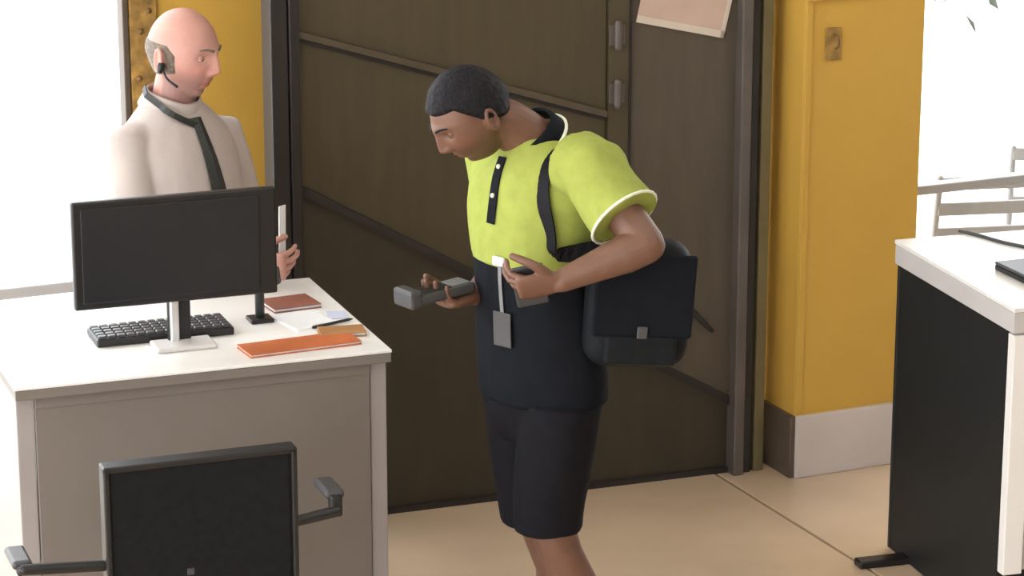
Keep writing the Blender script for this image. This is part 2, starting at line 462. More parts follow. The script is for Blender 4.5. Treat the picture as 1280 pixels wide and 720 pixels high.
# folders and papers on the counter
def flat(name, x, y, sx, sy, h, rot, m, label, cat, z=0.92):
    p = onLC(x, y, z)
    r = empty(name, p, LCr + rot, label, cat)
    obj('cover', bx((0, 0, h - .0015), (sx, sy, .003), bev=.001, seg=1), m, r)
    obj('cover', bx((0, 0, .0015), (sx, sy, .003), bev=.001, seg=1), m, r)
    obj('pages', bx((0, 0, h / 2), (sx - .008, sy - .008, h - .006)), M['paper'], r)
    return r
flat('folder', -.205, .105, .29, .10, .010, R(5), M['orange'], 'flat orange folder near the front edge of the left counter', 'folder')
flat('folder', -.075, .175, .115, .07, .012, R(-8), M['tan_card'], 'tan card folder lying behind the orange one, by the counter corner', 'folder')
flat('booklet', -.125, .47, .13, .11, .012, R(6), M['maroon'], 'maroon booklet at the far right of the left counter', 'booklet')
tag(obj('paper_sheet', bx((0, 0, .002), (.12, .15, .004)), M['paper']), 'blank white paper pile between the maroon booklet and orange folder', 'paper').matrix_basis = Matrix.Translation(onLC(-.13, .32)) @ Matrix.Rotation(R(8), 4, 'Z')
tag(obj('paper_slip', bx((0, 0, .0015), (.05, .07, .003)), M['blue_paper']), 'pale blue paper slip by the right edge of the left counter', 'paper').matrix_basis = Matrix.Translation(onLC(-.038, .34)) @ Matrix.Rotation(R(-12), 4, 'Z')
pn = empty('pen', onLC(-.075, .255, .926), LCr + R(20), 'dark pen lying on the white top by the folders', 'pen')
bm = bmesh.new(); tube(bm, [(-.06, 0, 0, .004), (.05, 0, 0, .004), (.062, 0, 0, .0015)], 8); obj('barrel', bm, M['black_plastic'], pn, smooth=True)
obj('clip', bx((-.045, 0, .005), (.03, .003, .002)), M['silver'], pn)
# small black card reader on a stand, beside the monitor
cr = empty('card_reader', onLC(-.235, .36), LCr, 'small black card reader on a stand at the right of the monitor', 'card reader')
obj('foot', bx((0, 0, .005), (.06, .06, .010), bev=.003), M['black_plastic'], cr)
bm = bmesh.new(); tube(bm, [(0, 0, .01, .012), (0, 0, .11, .012)], 10); obj('stem', bm, M['black_plastic'], cr, smooth=True)
obj('head', bx((.01, -.004, .115), (.085, .03, .045), rot=(R(-25), 0, 0), bev=.006), M['dark_grey'], cr)
obj('display', bx((.01, -.022, .122), (.06, .003, .02), rot=(R(-25), 0, 0)), M['silver'], cr)

# ------------------------------------------------------------------ black office chair in front of the counter
CH = empty('office_chair', (1.808, 5.77, 0), R(-4.5), 'black office chair with armrests, its back turned to us below the monitor', 'chair')
bm = bx((0, -.17, .66), (.42, .040, .46), bev=.012, seg=3)
obj('backrest', bm, M['chair_fabric'], CH)
b_ = bmesh.new()
for sx in (-1, 1): box(b_, (sx * .211, -.172, .66), (.014, .048, .462), bev=.004)
box(b_, (0, -.172, .886), (.436, .048, .014), bev=.004)
obj('back_frame', b_, M['black_plastic'], CH)
obj('seat', bx((0, .0, .46), (.44, .38, .07), bev=.025, seg=3), M['chair_fabric'], CH)
obj('back_stud', bx((-.03, -.190, .63), (.016, .004, .016), bev=.002), M['dark_grey'], CH)
def arm(sx, out, z, zt):
    a = empty('armrest', (0, 0, 0)); a.parent = CH
    bm = bmesh.new()
    tube(bm, spline([(sx * .205, -.17, z - .008, .012), (sx * (.21 + out * .6), -.168, z, .013), (sx * (.21 + out), -.165, z + .004, .013)], 4), 10)
    obj('bracket', bm, M['black_plastic'], a, smooth=True)
    bm = bmesh.new(); box(bm, (sx * (.21 + out), -.155, (z + zt) / 2), (.028, .03, zt - z + .02), bev=.006)
    obj('upright', bm, M['black_plastic'], a)
    obj('pad', bx((sx * (.21 + out), -.105, zt + .008), (.045, .11, .020), bev=.008), M['dark_grey'], a)
arm(1, .105, .716, .748)
arm(-1, .185, .668, .672)
bm = bmesh.new(); tube(bm, [(0, 0, .10, .028), (0, 0, .43, .022)], 14); obj('column', bm, M['dark_metal'], CH, smooth=True)
for k in range(5):
    a = 2 * math.pi * k / 5 + .3
    bm = bmesh.new(); tube(bm, [(0, 0, .10, .026), (.22 * math.cos(a), .22 * math.sin(a), .075, .015)], 10)
    lg = obj('leg', bm, M['black_plastic'], CH, smooth=True)
    bm = bmesh.new(); c = Vector((.225 * math.cos(a), .225 * math.sin(a), .028))
    tx = Vector((-math.sin(a), math.cos(a), 0)) * .012
    tube(bm, [tuple(c - tx) + (.028,), tuple(c + tx) + (.028,)], 14, round_ends=False)
    obj('caster', bm, M['black_plastic'], lg, smooth=False)

# ------------------------------------------------------------------ right counter
RA = R(-8)
RC = empty('side_counter', (4.15, 6.50, 0), RA, 'white topped counter with charcoal end panel, in front of the right window', 'counter')
RL, RWd = .73, 1.6
obj('top', bx((RWd / 2, -RL / 2, .914), (RWd, RL + .02, .012), bev=.002), M['counter_white'], RC)
obj('edging', bx((RWd / 2, -RL / 2, .879), (RWd - .004, RL + .014, .056), bev=.002), M['counter_light'], RC)
obj('end_panel', bx((.022, -RL / 2 + .012, .425), (.024, RL - .05, .846), bev=.003), M['black_panel'], RC)
obj('back_post', bx((.02, -.004, .425), (.022, .014, .846), bev=.002), M['black_plastic'], RC)
obj('corner_post', bx((.034, -RL + .012, .515), (.055, .036, .66), bev=.003), M['counter_white'], RC)
obj('front_panel', bx((RWd / 2 + .03, -RL + .03, .515), (RWd - .08, .02, .66), bev=.003), M['counter_light'], RC)
obj('kick_board', bx((RWd / 2, -RL + .05, .09), (RWd - .04, .02, .18)), M['black_panel'], RC)
obj('far_panel', bx((RWd - .02, -RL / 2, .425), (.024, RL - .05, .846)), M['black_panel'], RC)
obj('foot', bx((-.02, -.122, .011), (.24, .05, .022), bev=.006), M['dark_skirting'], RC).data.materials[0] = M['black_plastic']
def onRC(x, y, z=.92): return RC.matrix_basis @ Vector((x, y, z))
k2 = empty('laptop', onRC(.29, -.47, .92), RA + R(4), 'black closed laptop at the edge of the right white counter', 'laptop')
obj('base', bx((0, 0, .008), (.32, .22, .016), bev=.004), M['black_plastic'], k2)
obj('lid', bx((0, 0, .020), (.32, .22, .008), bev=.003), M['dark_grey'], k2)
bm = bmesh.new(); tube(bm, spline([(.21, .03, .925, .005), (.24, -.03, .925, .005), (.27, -.12, .925, .005), (.32, -.22, .925, .005), (.34, -.355, .925, .005)], 6), 8)
cb2 = tag(obj('cable', bm, M['dark_grey'], None, smooth=True), 'dark cable trailing across the right white counter to the laptop', 'cable')
cb2.matrix_basis = RC.matrix_basis.copy()

# ------------------------------------------------------------------ outside the right window
def outdoor_chair(x, y, rz, label):
    r = empty('metal_chair', (x, y, -.04), rz, label, 'chair', 'pale metal chairs beyond the right window')
    obj('seat', bx((0, 0, .45), (.42, .40, .02), bev=.008), M['chair_grey'], r)
    for sx in (-1, 1):
        bm = bmesh.new(); tube(bm, [(sx * .19, -.18, 0, .012), (sx * .19, -.18, .44, .012)], 8); obj('leg', bm, M['chair_grey'], r, smooth=True)
        bm = bmesh.new(); tube(bm, [(sx * .19, .18, 0, .012), (sx * .19, .19, .45, .012), (sx * .19, .25, .80, .012)], 8); obj('leg', bm, M['chair_grey'], r, smooth=True)
    for z in (.60, .69, .78):
        obj('back_slat', bx((0, .20 + (z - .45) * .16, z), (.38, .014, .045), bev=.004), M['chair_grey'], r)
    return r
outdoor_chair(5.32, 7.88, R(165), 'pale metal slat chair beyond the right window, nearer the yellow pier')
outdoor_chair(5.85, 8.10, R(150), 'pale metal slat chair beyond the right window, farther from the pier')

tr = empty('tree', (6.75, 9.3, -.04), 0, 'grey leafed tree outside, its branch reaching over the right window', 'tree')
bm = bmesh.new(); tube(bm, spline([(0, 0, 0, .09), (.03, 0, .8, .07), (-.02, .02, 1.6, .06), (0, 0, 2.6, .03)], 4), 10); obj('trunk', bm, M['bark'], tr, smooth=True)
bm = bmesh.new(); tube(bm, spline([(-.01, 0, 1.35, .03), (-.35, -.25, 1.40, .02), (-.75, -.5, 1.36, .012), (-1.0, -.62, 1.30, .006)], 4), 8)
obj('branch', bm, M['bark'], tr, smooth=True)
bm = bmesh.new()
def leaf(bm, p, d, ln):
    d = d.normalized(); s = d.cross(Vector((random.uniform(-1, 1), random.uniform(-1, 1), 1))).normalized(); u = s.cross(d) * .08 * ln
    a = bm.verts.new(p); b = bm.verts.new(p + d * ln * .5 + s * ln * .2 + u); c = bm.verts.new(p + d * ln); e = bm.verts.new(p + d * ln * .5 - s * ln * .2 + u)
    bm.faces.new((a, b, c)); bm.faces.new((a, c, e))
for k in range(130):
    t = random.random()
    p = Vector((-.1 - .95 * t, -.05 - .58 * t, 1.36 - .04 * t)) + Vector((random.gauss(0, .05), random.gauss(0, .05), random.gauss(.02, .06)))
    leaf(bm, p, Vector((random.uniform(-1, .4), random.uniform(-1, 1), random.uniform(-1, .5))), random.uniform(.05, .09))
for k in range(1500):
    v = Vector((random.gauss(0, 1), random.gauss(0, 1), random.gauss(0, 1))).normalized() * random.uniform(.5, 1)
    leaf(bm, Vector((v.x * .75, v.y * .75, 2.5 + v.z * .7)), Vector((random.uniform(-1, 1), random.uniform(-1, 1), random.uniform(-1, .4))), random.uniform(.06, .11))
tag(obj('foliage', bm, M['leaf'], tr), kind='stuff')

# ------------------------------------------------------------------ people
def head_pts(P, jaw=.36, nose=1.0):
    """unit direction -> local point (x = left, y = face, z = up); eyes sit at z = 0."""
    x, y, z = P
    rz = .112 if z > 0 else .120
    px, py, pz = x * .076, y * (.096 if y > 0 else .100), z * rz
    if z < 0:
        t = -z
        px *= 1 - jaw * t ** 1.6
        if y < 0: py *= 1 - .50 * t
        else: py *= 1 - .03 * t
    if y > 0:
        g = lambda a, s: math.exp(-(a / s) ** 2)
        ax = abs(px)
        # nose
        if pz < .022 and pz > -.060:
            if pz > -.032: h = .003 + (.022 - pz) / .054 * .021
            else: h = .024 * max(0, 1 - ((-.032 - pz) / .016) ** 1.5) if pz > -.048 else 0
            py += nose * h * g(px, .0085 + .35 * max(0, .01 - pz) * .2)
            py += nose * .010 * g(ax - .013, .007) * g(pz + .036, .008)
        py += .006 * g(pz - .024, .009) * g(px, .05)
        py -= .011 * g(ax - .031, .014) * g(pz - .003, .011)
        py += .004 * g(ax - .04, .018) * g(pz + .03, .016)
        py += .006 * g(pz + .060, .0055) * g(px, .020) + .006 * g(pz + .073, .006) * g(px, .018)
        py -= .004 * g(pz + .0665, .003) * g(px, .024)
        py -= .004 * g(pz + .085, .006) * g(px, .03)
        py += .009 * g(pz + .102, .014) * g(px, .022)
    return Vector((px, py, pz))

def frame(fwd, up):
    f = Vector(fwd).normalized(); u = Vector(up); u = (u - f * u.dot(f)).normalized(); l = u.cross(f)
    return l, f, u                      # left, forward, up

def head_mesh(bm, c, fr, s=1.0, jaw=.36, inflate=0.0, nu=120, nv=90, mask=None, nose=1.0):
    l, f, u = fr; c = Vector(c)
    def W(p): return c + (l * p.x + f * p.y + u * p.z) * s
    grid = []
    for j in range(1, nv):
        th = math.pi * j / nv
        row = []
        for i in range(nu):
            ph = 2 * math.pi * i / nu
            d = (math.sin(th) * math.cos(ph), math.sin(th) * math.sin(ph), math.cos(th))
            p = head_pts(d, jaw, nose)
            if inflate: p = p + Vector(d) * (inflate(p) if callable(inflate) else inflate)
            row.append(bm.verts.new(W(p)))
        grid.append(row)
    t = head_pts((0, 0, 1), jaw); b = head_pts((0, 0, -1), jaw)
    if inflate: t = t + Vector((0, 0, inflate(t) if callable(inflate) else inflate))
    top = bm.verts.new(W(t)); bot = bm.verts.new(W(b))
    for j in range(len(grid) - 1):
        for i in range(nu):
            k = (i + 1) % nu
            bm.faces.new((grid[j][i], grid[j + 1][i], grid[j + 1][k], grid[j][k]))
    for i in range(nu):
        k = (i + 1) % nu
        bm.faces.new((top, grid[0][i], grid[0][k])); bm.faces.new((bot, grid[-1][k], grid[-1][i]))
    return W

def ears(bm, c, fr, s=1.0):
    l, f, u = fr; c = Vector(c)
    for sg in (1, -1):
        o = c + (l * sg * .074 - f * .012 - u * .012) * s
        a = (l * sg * .9 - f * .45).normalized()           # outward
        ring = []
        ev = (f * .85 + l * sg * .35).normalized()
        # helix ring with lobe
        pts = []
        for k in range(13):
            t = 2 * math.pi * k / 12
            p = o + a * .011 * s + u * math.cos(t) * .028 * s + ev * math.sin(t) * .015 * s * (1.0 if math.cos(t) > 0 else .8)
            pts.append(tuple(p) + (.0052 * s,))
        tube(bm, pts, 8)
        loft(bm, [(o - a * .004 * s, u, ev, .027 * s, .015 * s), (o + a * .009 * s, u, ev, .026 * s, .013 * s)], 16)

def eyes(parent, c, fr, lid, s=1.0, down=0.0):
    l, f, u = fr; c = Vector(c)
    for sg in (1, -1):
        o = c + (l * sg * .031 + f * .0700 + u * .002) * s
        bm = bmesh.new(); bmesh.ops.create_uvsphere(bm, u_segments=16, v_segments=12, radius=.0118 * s); bmesh.ops.translate(bm, vec=o, verts=bm.verts[:])
        e = obj('eye', bm, M['eye_white'], parent, smooth=True)
        bm = bmesh.new(); bmesh.ops.create_uvsphere(bm, u_segments=12, v_segments=8, radius=.0055 * s)
        bmesh.ops.translate(bm, vec=o + (f * .0078 - u * .0035 * down) * s, verts=bm.verts[:])
        obj('iris', bm, M['iris'], e, smooth=True)
        bm = bmesh.new(); bmesh.ops.create_uvsphere(bm, u_segments=20, v_segments=16, radius=.0130 * s)
        bmesh.ops.bisect_plane(bm, geom=bm.verts[:] + bm.edges[:] + bm.faces[:], plane_co=u * (.0004 if down < .6 else -.0045) * s, plane_no=(u + f * .25).normalized(), clear_inner=True)
        bmesh.ops.translate(bm, vec=o, verts=bm.verts[:])
        obj('eyelid', bm, lid, parent, smooth=True)
        bm = bmesh.new(); bmesh.ops.create_uvsphere(bm, u_segments=20, v_segments=16, radius=.0128 * s)
        bmesh.ops.bisect_plane(bm, geom=bm.verts[:] + bm.edges[:] + bm.faces[:], plane_co=-u * .0052 * s, plane_no=(u - f * .1).normalized(), clear_outer=True)
        bmesh.ops.translate(bm, vec=o, verts=bm.verts[:])
        obj('eyelid', bm, lid, parent, smooth=True)

def brows(parent, c, fr, m, s=1.0):
    l, f, u = fr; c = Vector(c)
    for sg in (1, -1):
        pts = []
        for k in range(6):
            x = .012 + k * .0065; z = .022 + .005 * math.sin(k / 5 * 2.4)
            y = .096 * math.sqrt(max(.02, 1 - (x / .078) ** 2 - (z / .112) ** 2)) + .0055
            pts.append(tuple(c + (l * sg * x + f * y + u * z) * s) + (.0036 * s * (1 - .09 * k),))
        bm = bmesh.new(); tube(bm, pts, 8); obj('eyebrow', bm, m, parent, smooth=True)

def hand(bm, W, d, n, side, curl=(.5, .55, .6, .65), thumb=.5, s=1.0):
    """W wrist, d hand direction, n direction the palm faces, side 'l' or 'r'."""
    W = Vector(W); d = Vector(d).normalized(); n = Vector(n); n = (n - d * n.dot(d)).normalized()
    t = n.cross(d) if side == 'l' else d.cross(n)
    loft(bm, [(W - d * .02 * s, t, n, .026 * s, .020 * s), (W, t, n, .028 * s, .019 * s), (W + d * .03 * s, t, n, .037 * s, .018 * s),
              (W + d * .065 * s, t, n, .042 * s, .015 * s), (W + d * .090 * s, t, n, .041 * s, .012 * s), (W + d * .097 * s, t, n, .036 * s, .007 * s)], 20)
    for k, (off, ln, r) in enumerate(((.0315, .074, .0088), (.0108, .083, .0090), (-.0105, .077, .0087), (-.0305, .060, .0078))):
        p = W + (d * (.080 - .004 * abs(k - 1)) + t * off) * s
        a = .12
        pts = [tuple(p) + (r * s,)]
        spread = (t * (off * 1.2)).xyz
        for m_, frac in enumerate((.45, .30, .25)):
            a += curl[k] * (.75, 1.0, .7)[m_]
            dd = (d * math.cos(a) + n * math.sin(a) + spread * max(0, math.cos(a))).normalized()
            for q in (.5, 1.0):
                p2 = p + dd * (ln * frac * q) * s
                pts.append(tuple(p2) + (r * s * (1 - .08 * (m_ + q)),))
            p = p + dd * ln * frac * s
        tube(bm, pts, 10)
    p = W + (d * .022 + t * .022 + n * .004) * s
    pts = [tuple(p) + (.014 * s,)]
    for ln, (a, b, c), r in ((.042, (.62, .72, .25 * thumb), .0115), (.032, (.85, .35, .55 * thumb), .0100), (.026, (.9, .05, .75 * thumb), .0085)):
        dd = (d * a + t * b + n * c).normalized()
        p = p + dd * ln * s; pts.append(tuple(p) + (r * s,))
    tube(bm, spline(pts, 3), 10)

def torso_rings(rows, f, l):
    """rows: (x, y, z, half width, half depth)"""
    return [((x, y, z), l, f, a, b) for x, y, z, a, b in spline(rows, 4)]

def tint_mesh(o, fn):
    at = o.data.color_attributes.new('tint', 'FLOAT_COLOR', 'POINT')
    vals = []
    for v in o.data.vertices: vals.extend(fn(v.co) + (1.0,))
    at.data.foreach_set('color', vals)

def face_tint(c, fr, s, lip, cheek, stubble=None):
    l, f, u = fr; c = Vector(c)
    def fn(co):
        q = (co - c) / s; x, y, z = q.dot(l), q.dot(f), q.dot(u)
        r, g_, b = 1., 1., 1.
        if y > .06 and abs(x) < .05:
            w = math.exp(-((z + .0665) / .010) ** 4) * math.exp(-(x / .022) ** 4)
            r += (lip[0] - 1) * w; g_ += (lip[1] - 1) * w; b += (lip[2] - 1) * w
        if y > .03 and abs(z) < .08:
            w = math.exp(-((abs(x) - .042) / .02) ** 2 - ((z + .03) / .02) ** 2) + math.exp(-(x / .016) ** 2 - ((z + .035) / .016) ** 2)
            r += (cheek[0] - 1) * w; g_ += (cheek[1] - 1) * w; b += (cheek[2] - 1) * w
        if stubble and y > -.02 and -.14 < z < -.03 and not (abs(x) < .02 and z > -.08):
            w = min(1, (-.03 - z) / .03) * stubble
            r *= 1 - w; g_ *= 1 - w * .9; b *= 1 - w * .8
        return (r, g_, b)
    return fn

def shoe(c, d, parent):
    d = Vector(d).normalized(); s = Vector((-d.y, d.x, 0)); z = Vector((0, 0, 1)); c = Vector(c)
    bm = bmesh.new()
    rows = [(-.085, .030, .045, .045), (-.06, .038, .055, .055), (-.01, .038, .055, .055), (.05, .042, .042, .042), (.11, .046, .034, .034), (.16, .040, .028, .028), (.185, .02, .018, .022)]
    loft(bm, [(c + d * a + z * h, s, z, w, h - .002) for a, w, h, _ in rows], 18)
    loft(bm, [(c + z * .06, s, d, .044, .052), (c + z * .14, s, d, .045, .050)], 18)
    o = obj('boot', bm, M['boot'], parent, smooth=True)
    bm = bmesh.new(); loft(bm, [(c + d * .05 + z * .001, s, d, .047, .142), (c + d * .05 + z * .018, s, d, .046, .140)], 24)
    obj('sole', bm, M['black_plastic'], o)

VZ = R(-24.5)

# ---------------------------------------------------- the man in the hi-vis polo
m1 = empty('person', (2.748, 5.836, 0), VZ, 'man in a yellow and navy polo and black shorts, head bowed over a handheld', 'person')
f1 = Vector((-.766, -.643, 0)); l1 = Vector((.643, -.766, 0)); Zv = Vector((0, 0, 1))
SH_L, EL_L, WR_L = (.092, -.14, 1.435), (.226, -.285, 1.285), (.030, -.315, 1.208)
SH_R, EL_R, WR_R = (-.118, .13, 1.415), (-.080, .15, 1.150), (-.168, .0, 1.090)
hc1 = (-.178, -.080, 1.547)
hx = Vector((-.90, -.436, 0)); pt = R(33)
fr1 = frame(hx * math.cos(pt) - Zv * math.sin(pt), hx * math.sin(pt) + Zv * math.cos(pt))
HS1 = .97
bm = bmesh.new()
rows1 = [(-.005, .0, .84, .145, .10), (-.012, 0, .92, .165, .115), (-.02, 0, 1.02, .152, .110), (-.025, 0, 1.14, .155, .112), (-.027, 0, 1.28, .170, .116), (-.022, .0, 1.38, .168, .105), (-.02, 0, 1.44, .120, .085), (-.025, 0, 1.48, .07, .065)]
loft(bm, torso_rings(rows1, f1, l1), 40)
tube(bm, spline([(-.005, .005, 1.42, .072), (-.045, -.018, 1.475, .062), (-.095, -.040, 1.515, .058), (-.13, -.058, 1.525, .056)], 4), 24)
head_mesh(bm, hc1, fr1, HS1, jaw=.34)
ears(bm, hc1, fr1, HS1)
for S_, E_, W_r, nm in ((SH_L, EL_L, WR_L, 'l'), (SH_R, EL_R, WR_R, 'r')):
    S_ = Vector(S_); E_ = Vector(E_); w = Vector(W_r)
    tube(bm, [tuple(S_) + (.058,), tuple(S_.lerp(E_, .35)) + (.053,), tuple(S_.lerp(E_, .7)) + (.046,), tuple(E_) + (.043,)], 20)
    tube(bm, [tuple(E_) + (.043,), tuple(E_.lerp(w, .25)) + (.045,), tuple(E_.lerp(w, .6)) + (.036,), tuple(w) + (.027,)], 20)
HDL, HNL = Vector((-.97, -.05, -.18)), Vector((.05, .75, .62))
hand(bm, WR_L, HDL, HNL, 'l', curl=(.62, .66, .70, .74), thumb=.9, s=1.02)
HDR, HNR = Vector((-.78, -.58, -.06)), Vector((-.35, -.25, 1))
hand(bm, WR_R, HDR, HNR, 'r', curl=(.50, .52, .55, .60), thumb=1.1, s=1.02)
KN_L, KN_R = Vector((.025, -.075, .50)), Vector((-.015, .07, .50))
AN_L, AN_R = Vector((.075, -.065, .09)), Vector((.030, .085, .09))
for hp, kn, an in ((Vector((.030, -.072, .80)), KN_L, AN_L), (Vector((-.050, .065, .80)), KN_R, AN_R)):
    bk = Vector((.035, .012, 0))
    tube(bm, [tuple(hp) + (.088,), tuple(hp.lerp(kn, .5)) + (.075,), tuple(hp.lerp(kn, .85)) + (.060,), tuple(kn) + (.055,), tuple(kn.lerp(an, .12) + bk * .3) + (.052,),
              tuple(kn.lerp(an, .32) + bk) + (.057,), tuple(kn.lerp(an, .6) + bk * .5) + (.045,), tuple(kn.lerp(an, .88)) + (.036,), tuple(an) + (.038,)], 22)
body = obj('body', remesh(bm, .0032, 2), M['skin_brown'], m1, smooth=True)
tint_mesh(body, face_tint(hc1, fr1, HS1, (.95, .72, .72), (1.1, 1.0, .97), .25))
eyes(m1, hc1, fr1, M['lid_brown'], HS1, 1.0)
brows(m1, hc1, fr1, M['hair_dark'], HS1)
# hair: short dark crop
def hair_infl(p):
    x, y, z = p
    line = .050 - .02 * (1 if y > .05 else 0)
    if y > .0: edge = .052 if y > .045 else .052 - (.045 - y) * 1.3
    else: edge = -.008 + y * .62
    w = max(-1., min(1., (z - edge) / .010))
    return .0085 * w - .004 if w < 1 else .0095 + .002 * noise.noise(Vector(p) * 90)
bm = bmesh.new(); head_mesh(bm, hc1, fr1, HS1, jaw=.34, inflate=hair_infl, nose=0.0)
obj('hair', bm, M['hair_dark'], m1, smooth=True)

# shirt: two-tone polo
bm = bmesh.new()
rs = [(x, y, z, a + .018, b + .018) for x, y, z, a, b in rows1]
rs[0] = (-.008, 0, .845, .182, .134); rs[1] = (-.014, 0, .93, .180, .134)
rs[2] = (-.022, 0, 1.04, .174, .133); rs[3] = (-.026, 0, 1.16, .174, .134)
rs[-1] = (-.03, -.005, 1.485, .078, .074)
loft(bm, torso_rings(rs, f1, l1), 40)
SL = [tuple(Vector(SH_L) - l1 * .04) + (.082,), tuple(Vector(SH_L) + Vector((.02, -.02, -.005))) + (.080,), (.140, -.195, 1.385, .079), (.176, -.238, 1.338, .084)]
e0 = Vector(SL[-1][:3]); ea = (Vector(EL_L) - Vector(SH_L)).normalized()
tube(bm, SL[:3] + [tuple(e0) + (.086,), tuple(e0 + ea * .004) + (.084,)], 28, round_ends=False)
SR = [Vector(SH_R) + l1 * .04, Vector(SH_R), Vector(SH_R).lerp(Vector(EL_R), .6)]
tube(bm, [tuple(SR[0]) + (.082,), tuple(SR[1]) + (.08,), tuple(SR[2]) + (.08,)], 28, round_ends=False)
shirt = remesh(bm, .006, 4, .009, 9.0, squash=(1, 1, .5))
bvh = BVHTree.FromBMesh(shirt)
up_ = splitz(shirt, 1.185, True); lo_ = splitz(shirt, 1.185, False)
tag(obj('shirt', up_, M['hivis'], m1, smooth=True), 'bright yellow upper half of the polo')
tag(obj('shirt_lower', lo_, M['navy'], m1, smooth=True), 'navy lower half of the polo')
shirt.free()
# collar and placket
ax = Vector((-.50, -.33, .80)).normalized()
cl = l1.copy(); cl = (cl - ax * cl.dot(ax)).normalized(); cf = ax.cross(cl) * -1
if cf.dot(f1) < 0: cf = -cf
cc = Vector((-.040, -.012, 1.472))
bm = bmesh.new()
n_ = 36
def collar_ring(off, r1, r2, dip):
    out = []
    for k in range(n_):
        a = 2 * math.pi * k / n_
        p = cc + ax * off + cl * (r1 * math.cos(a)) + cf * (r2 * math.sin(a))
        p = p - Zv * dip * max(0, math.sin(a)) ** 3
        out.append(p)
    return out
rings = [collar_ring(-.012, .090, .092, .045), collar_ring(.024, .079, .080, .03), collar_ring(.030, .074, .075, .03), collar_ring(.022, .070, .071, .03), collar_ring(-.012, .080, .080, .045)]
vs = [[bm.verts.new(p) for p in r] for r in rings]
for a in range(len(vs)):
    b = (a + 1) % len(vs)
    for k in range(n_): bm.faces.new((vs[a][k], vs[a][(k + 1) % n_], vs[b][(k + 1) % n_], vs[b][k]))
col = tag(obj('collar', bm, M['navy'], m1, smooth=True), 'dark navy collar')
bm = bmesh.new(); pp = [tuple(p) + (.0042,) for p in collar_ring(-.013, .092, .094, .045)]; tube(bm, pp + pp[:1], 8)
tag(obj('piping', bm, M['piping'], col, smooth=True), 'white piping')

def cast(o_, d_, off=.004):
    h = bvh.ray_cast(Vector(o_), Vector(d_).normalized())
    return (h[0] - Vector(d_).normalized() * off, h[1]) if h[0] else (None, None)
def on_front(lx, z, off=.003):
    o_ = Vector((-.025, 0, z)) + l1 * lx + f1 * .5
    return cast(o_, -f1, off)
pts, nr = [], []
for k in range(8):
    p, n0 = on_front(0, 1.44 - k * .022)
    if p: pts.append(p); nr.append(n0)
bm = bmesh.new(); ribbon(bm, pts, .026, .003, nr); obj('placket', bm, M['navy'], m1)
for k in (1, 4):
    bm = bmesh.new(); bmesh.ops.create_uvsphere(bm, u_segments=10, v_segments=6, radius=.006); bmesh.ops.translate(bm, vec=pts[k] + nr[k] * .004, verts=bm.verts[:])
    obj('button', bm, M['piping'], m1, smooth=True)
# sleeve cuff
bm = bmesh.new()
uu = ea.cross(Zv).normalized(); vv = ea.cross(uu)
cpts = [tuple(e0 + uu * .087 * math.cos(2 * math.pi * k / 24) + vv * .087 * math.sin(2 * math.pi * k / 24)) + (.0038,) for k in range(25)]
tube(bm, cpts, 8); tag(obj('cuff', bm, M['piping'], m1, smooth=True), 'pale yellow sleeve hem')

# shorts
bm = bmesh.new()
loft(bm, torso_rings([(-.012, 0, .97, .160, .118), (-.010, 0, .90, .170, .126), (-.008, 0, .80, .165, .120), (-.006, 0, .74, .13, .09)], f1, l1), 40)
for hp, kn, hz, o2 in ((Vector((.035, -.080, .85)), Vector((.005, -.075, .50)), .535, 0), (Vector((-.055, .075, .85)), Vector((-.030, .07, .50)), .505, 0)):
    m_ = hp.lerp(kn, .5); e_ = hp.lerp(kn, (.85 - hz) / .35)
    tube(bm, [tuple(hp) + (.100,), tuple(m_) + (.092,), tuple(e_) + (.084,), tuple(e_ + Vector((0, 0, -.012))) + (.082,)], 28, round_ends=False)
obj('shorts', remesh(bm, .007, 4, .008, 7.0, squash=(1, 1, .5)), M['shorts'], m1, smooth=True)
# badge reel and card on the shirt front
p, n0 = on_front(.035, 1.203, .004)
cd = empty('badge', (0, 0, 0)); cd.parent = m1
Mb = Matrix.Translation(p) @ n0.to_track_quat('Z', 'Y').to_matrix().to_4x4()
obj('clip', bx((0, 0, .004), (.034, .022, .008), bev=.003), M['piping'], cd, mw=Mb).data.materials[0] = M['paper']
pts, nr = [], []
for k in range(9):
    q, nn = on_front(.036, 1.19 - k * .015, .004)
    if q: pts.append(q); nr.append(nn)
bm = bmesh.new(); ribbon(bm, pts, .010, .002, nr); obj('cord', bm, M['mid_grey'], cd)
q, nn = on_front(.036, 1.035, .010)
Mb = Matrix.Translation(q) @ nn.to_track_quat('Z', 'Y').to_matrix().to_4x4()
tag(obj('card', bx((0, 0, 0), (.054, .085, .004), bev=.002), M['dark_grey'], cd, mw=Mb), 'dark grey card holder')
# boots
for an, d in ((AN_L, f1), (AN_R, Vector((-.80, -.55, 0)))):
    shoe((an.x, an.y, 0), d, m1)
    bm = bmesh.new(); tube(bm, [(an.x, an.y, .12, .046), (an.x, an.y, .17, .045)], 16, round_ends=False); obj('sock', bm, M['sock'], m1, smooth=True)

# phone in his left hand
def world_m1(p): return m1.matrix_basis @ Vector(p)
hn = (HNL - HDL.normalized() * HNL.dot(HDL.normalized())).normalized(); ht = hn.cross(HDL.normalized())
pc = Vector(WR_L) + HDL.normalized() * .070 + hn * .026 - ht * .030
rotP = Matrix((HDL.normalized(), ht, hn)).transposed().to_4x4()
ph = empty('mobile_phone', (0, 0, 0), 0, 'dark mobile phone in the near hand of the man in yellow', 'phone')
ph.matrix_basis = m1.matrix_basis @ Matrix.Translation(pc) @ rotP
obj('case', bx((0, 0, 0), (.074, .150, .009), bev=.004), M['dark_grey'], ph)
obj('display', bx((0, 0, .0048), (.066, .138, .001)), M['screen'], ph)
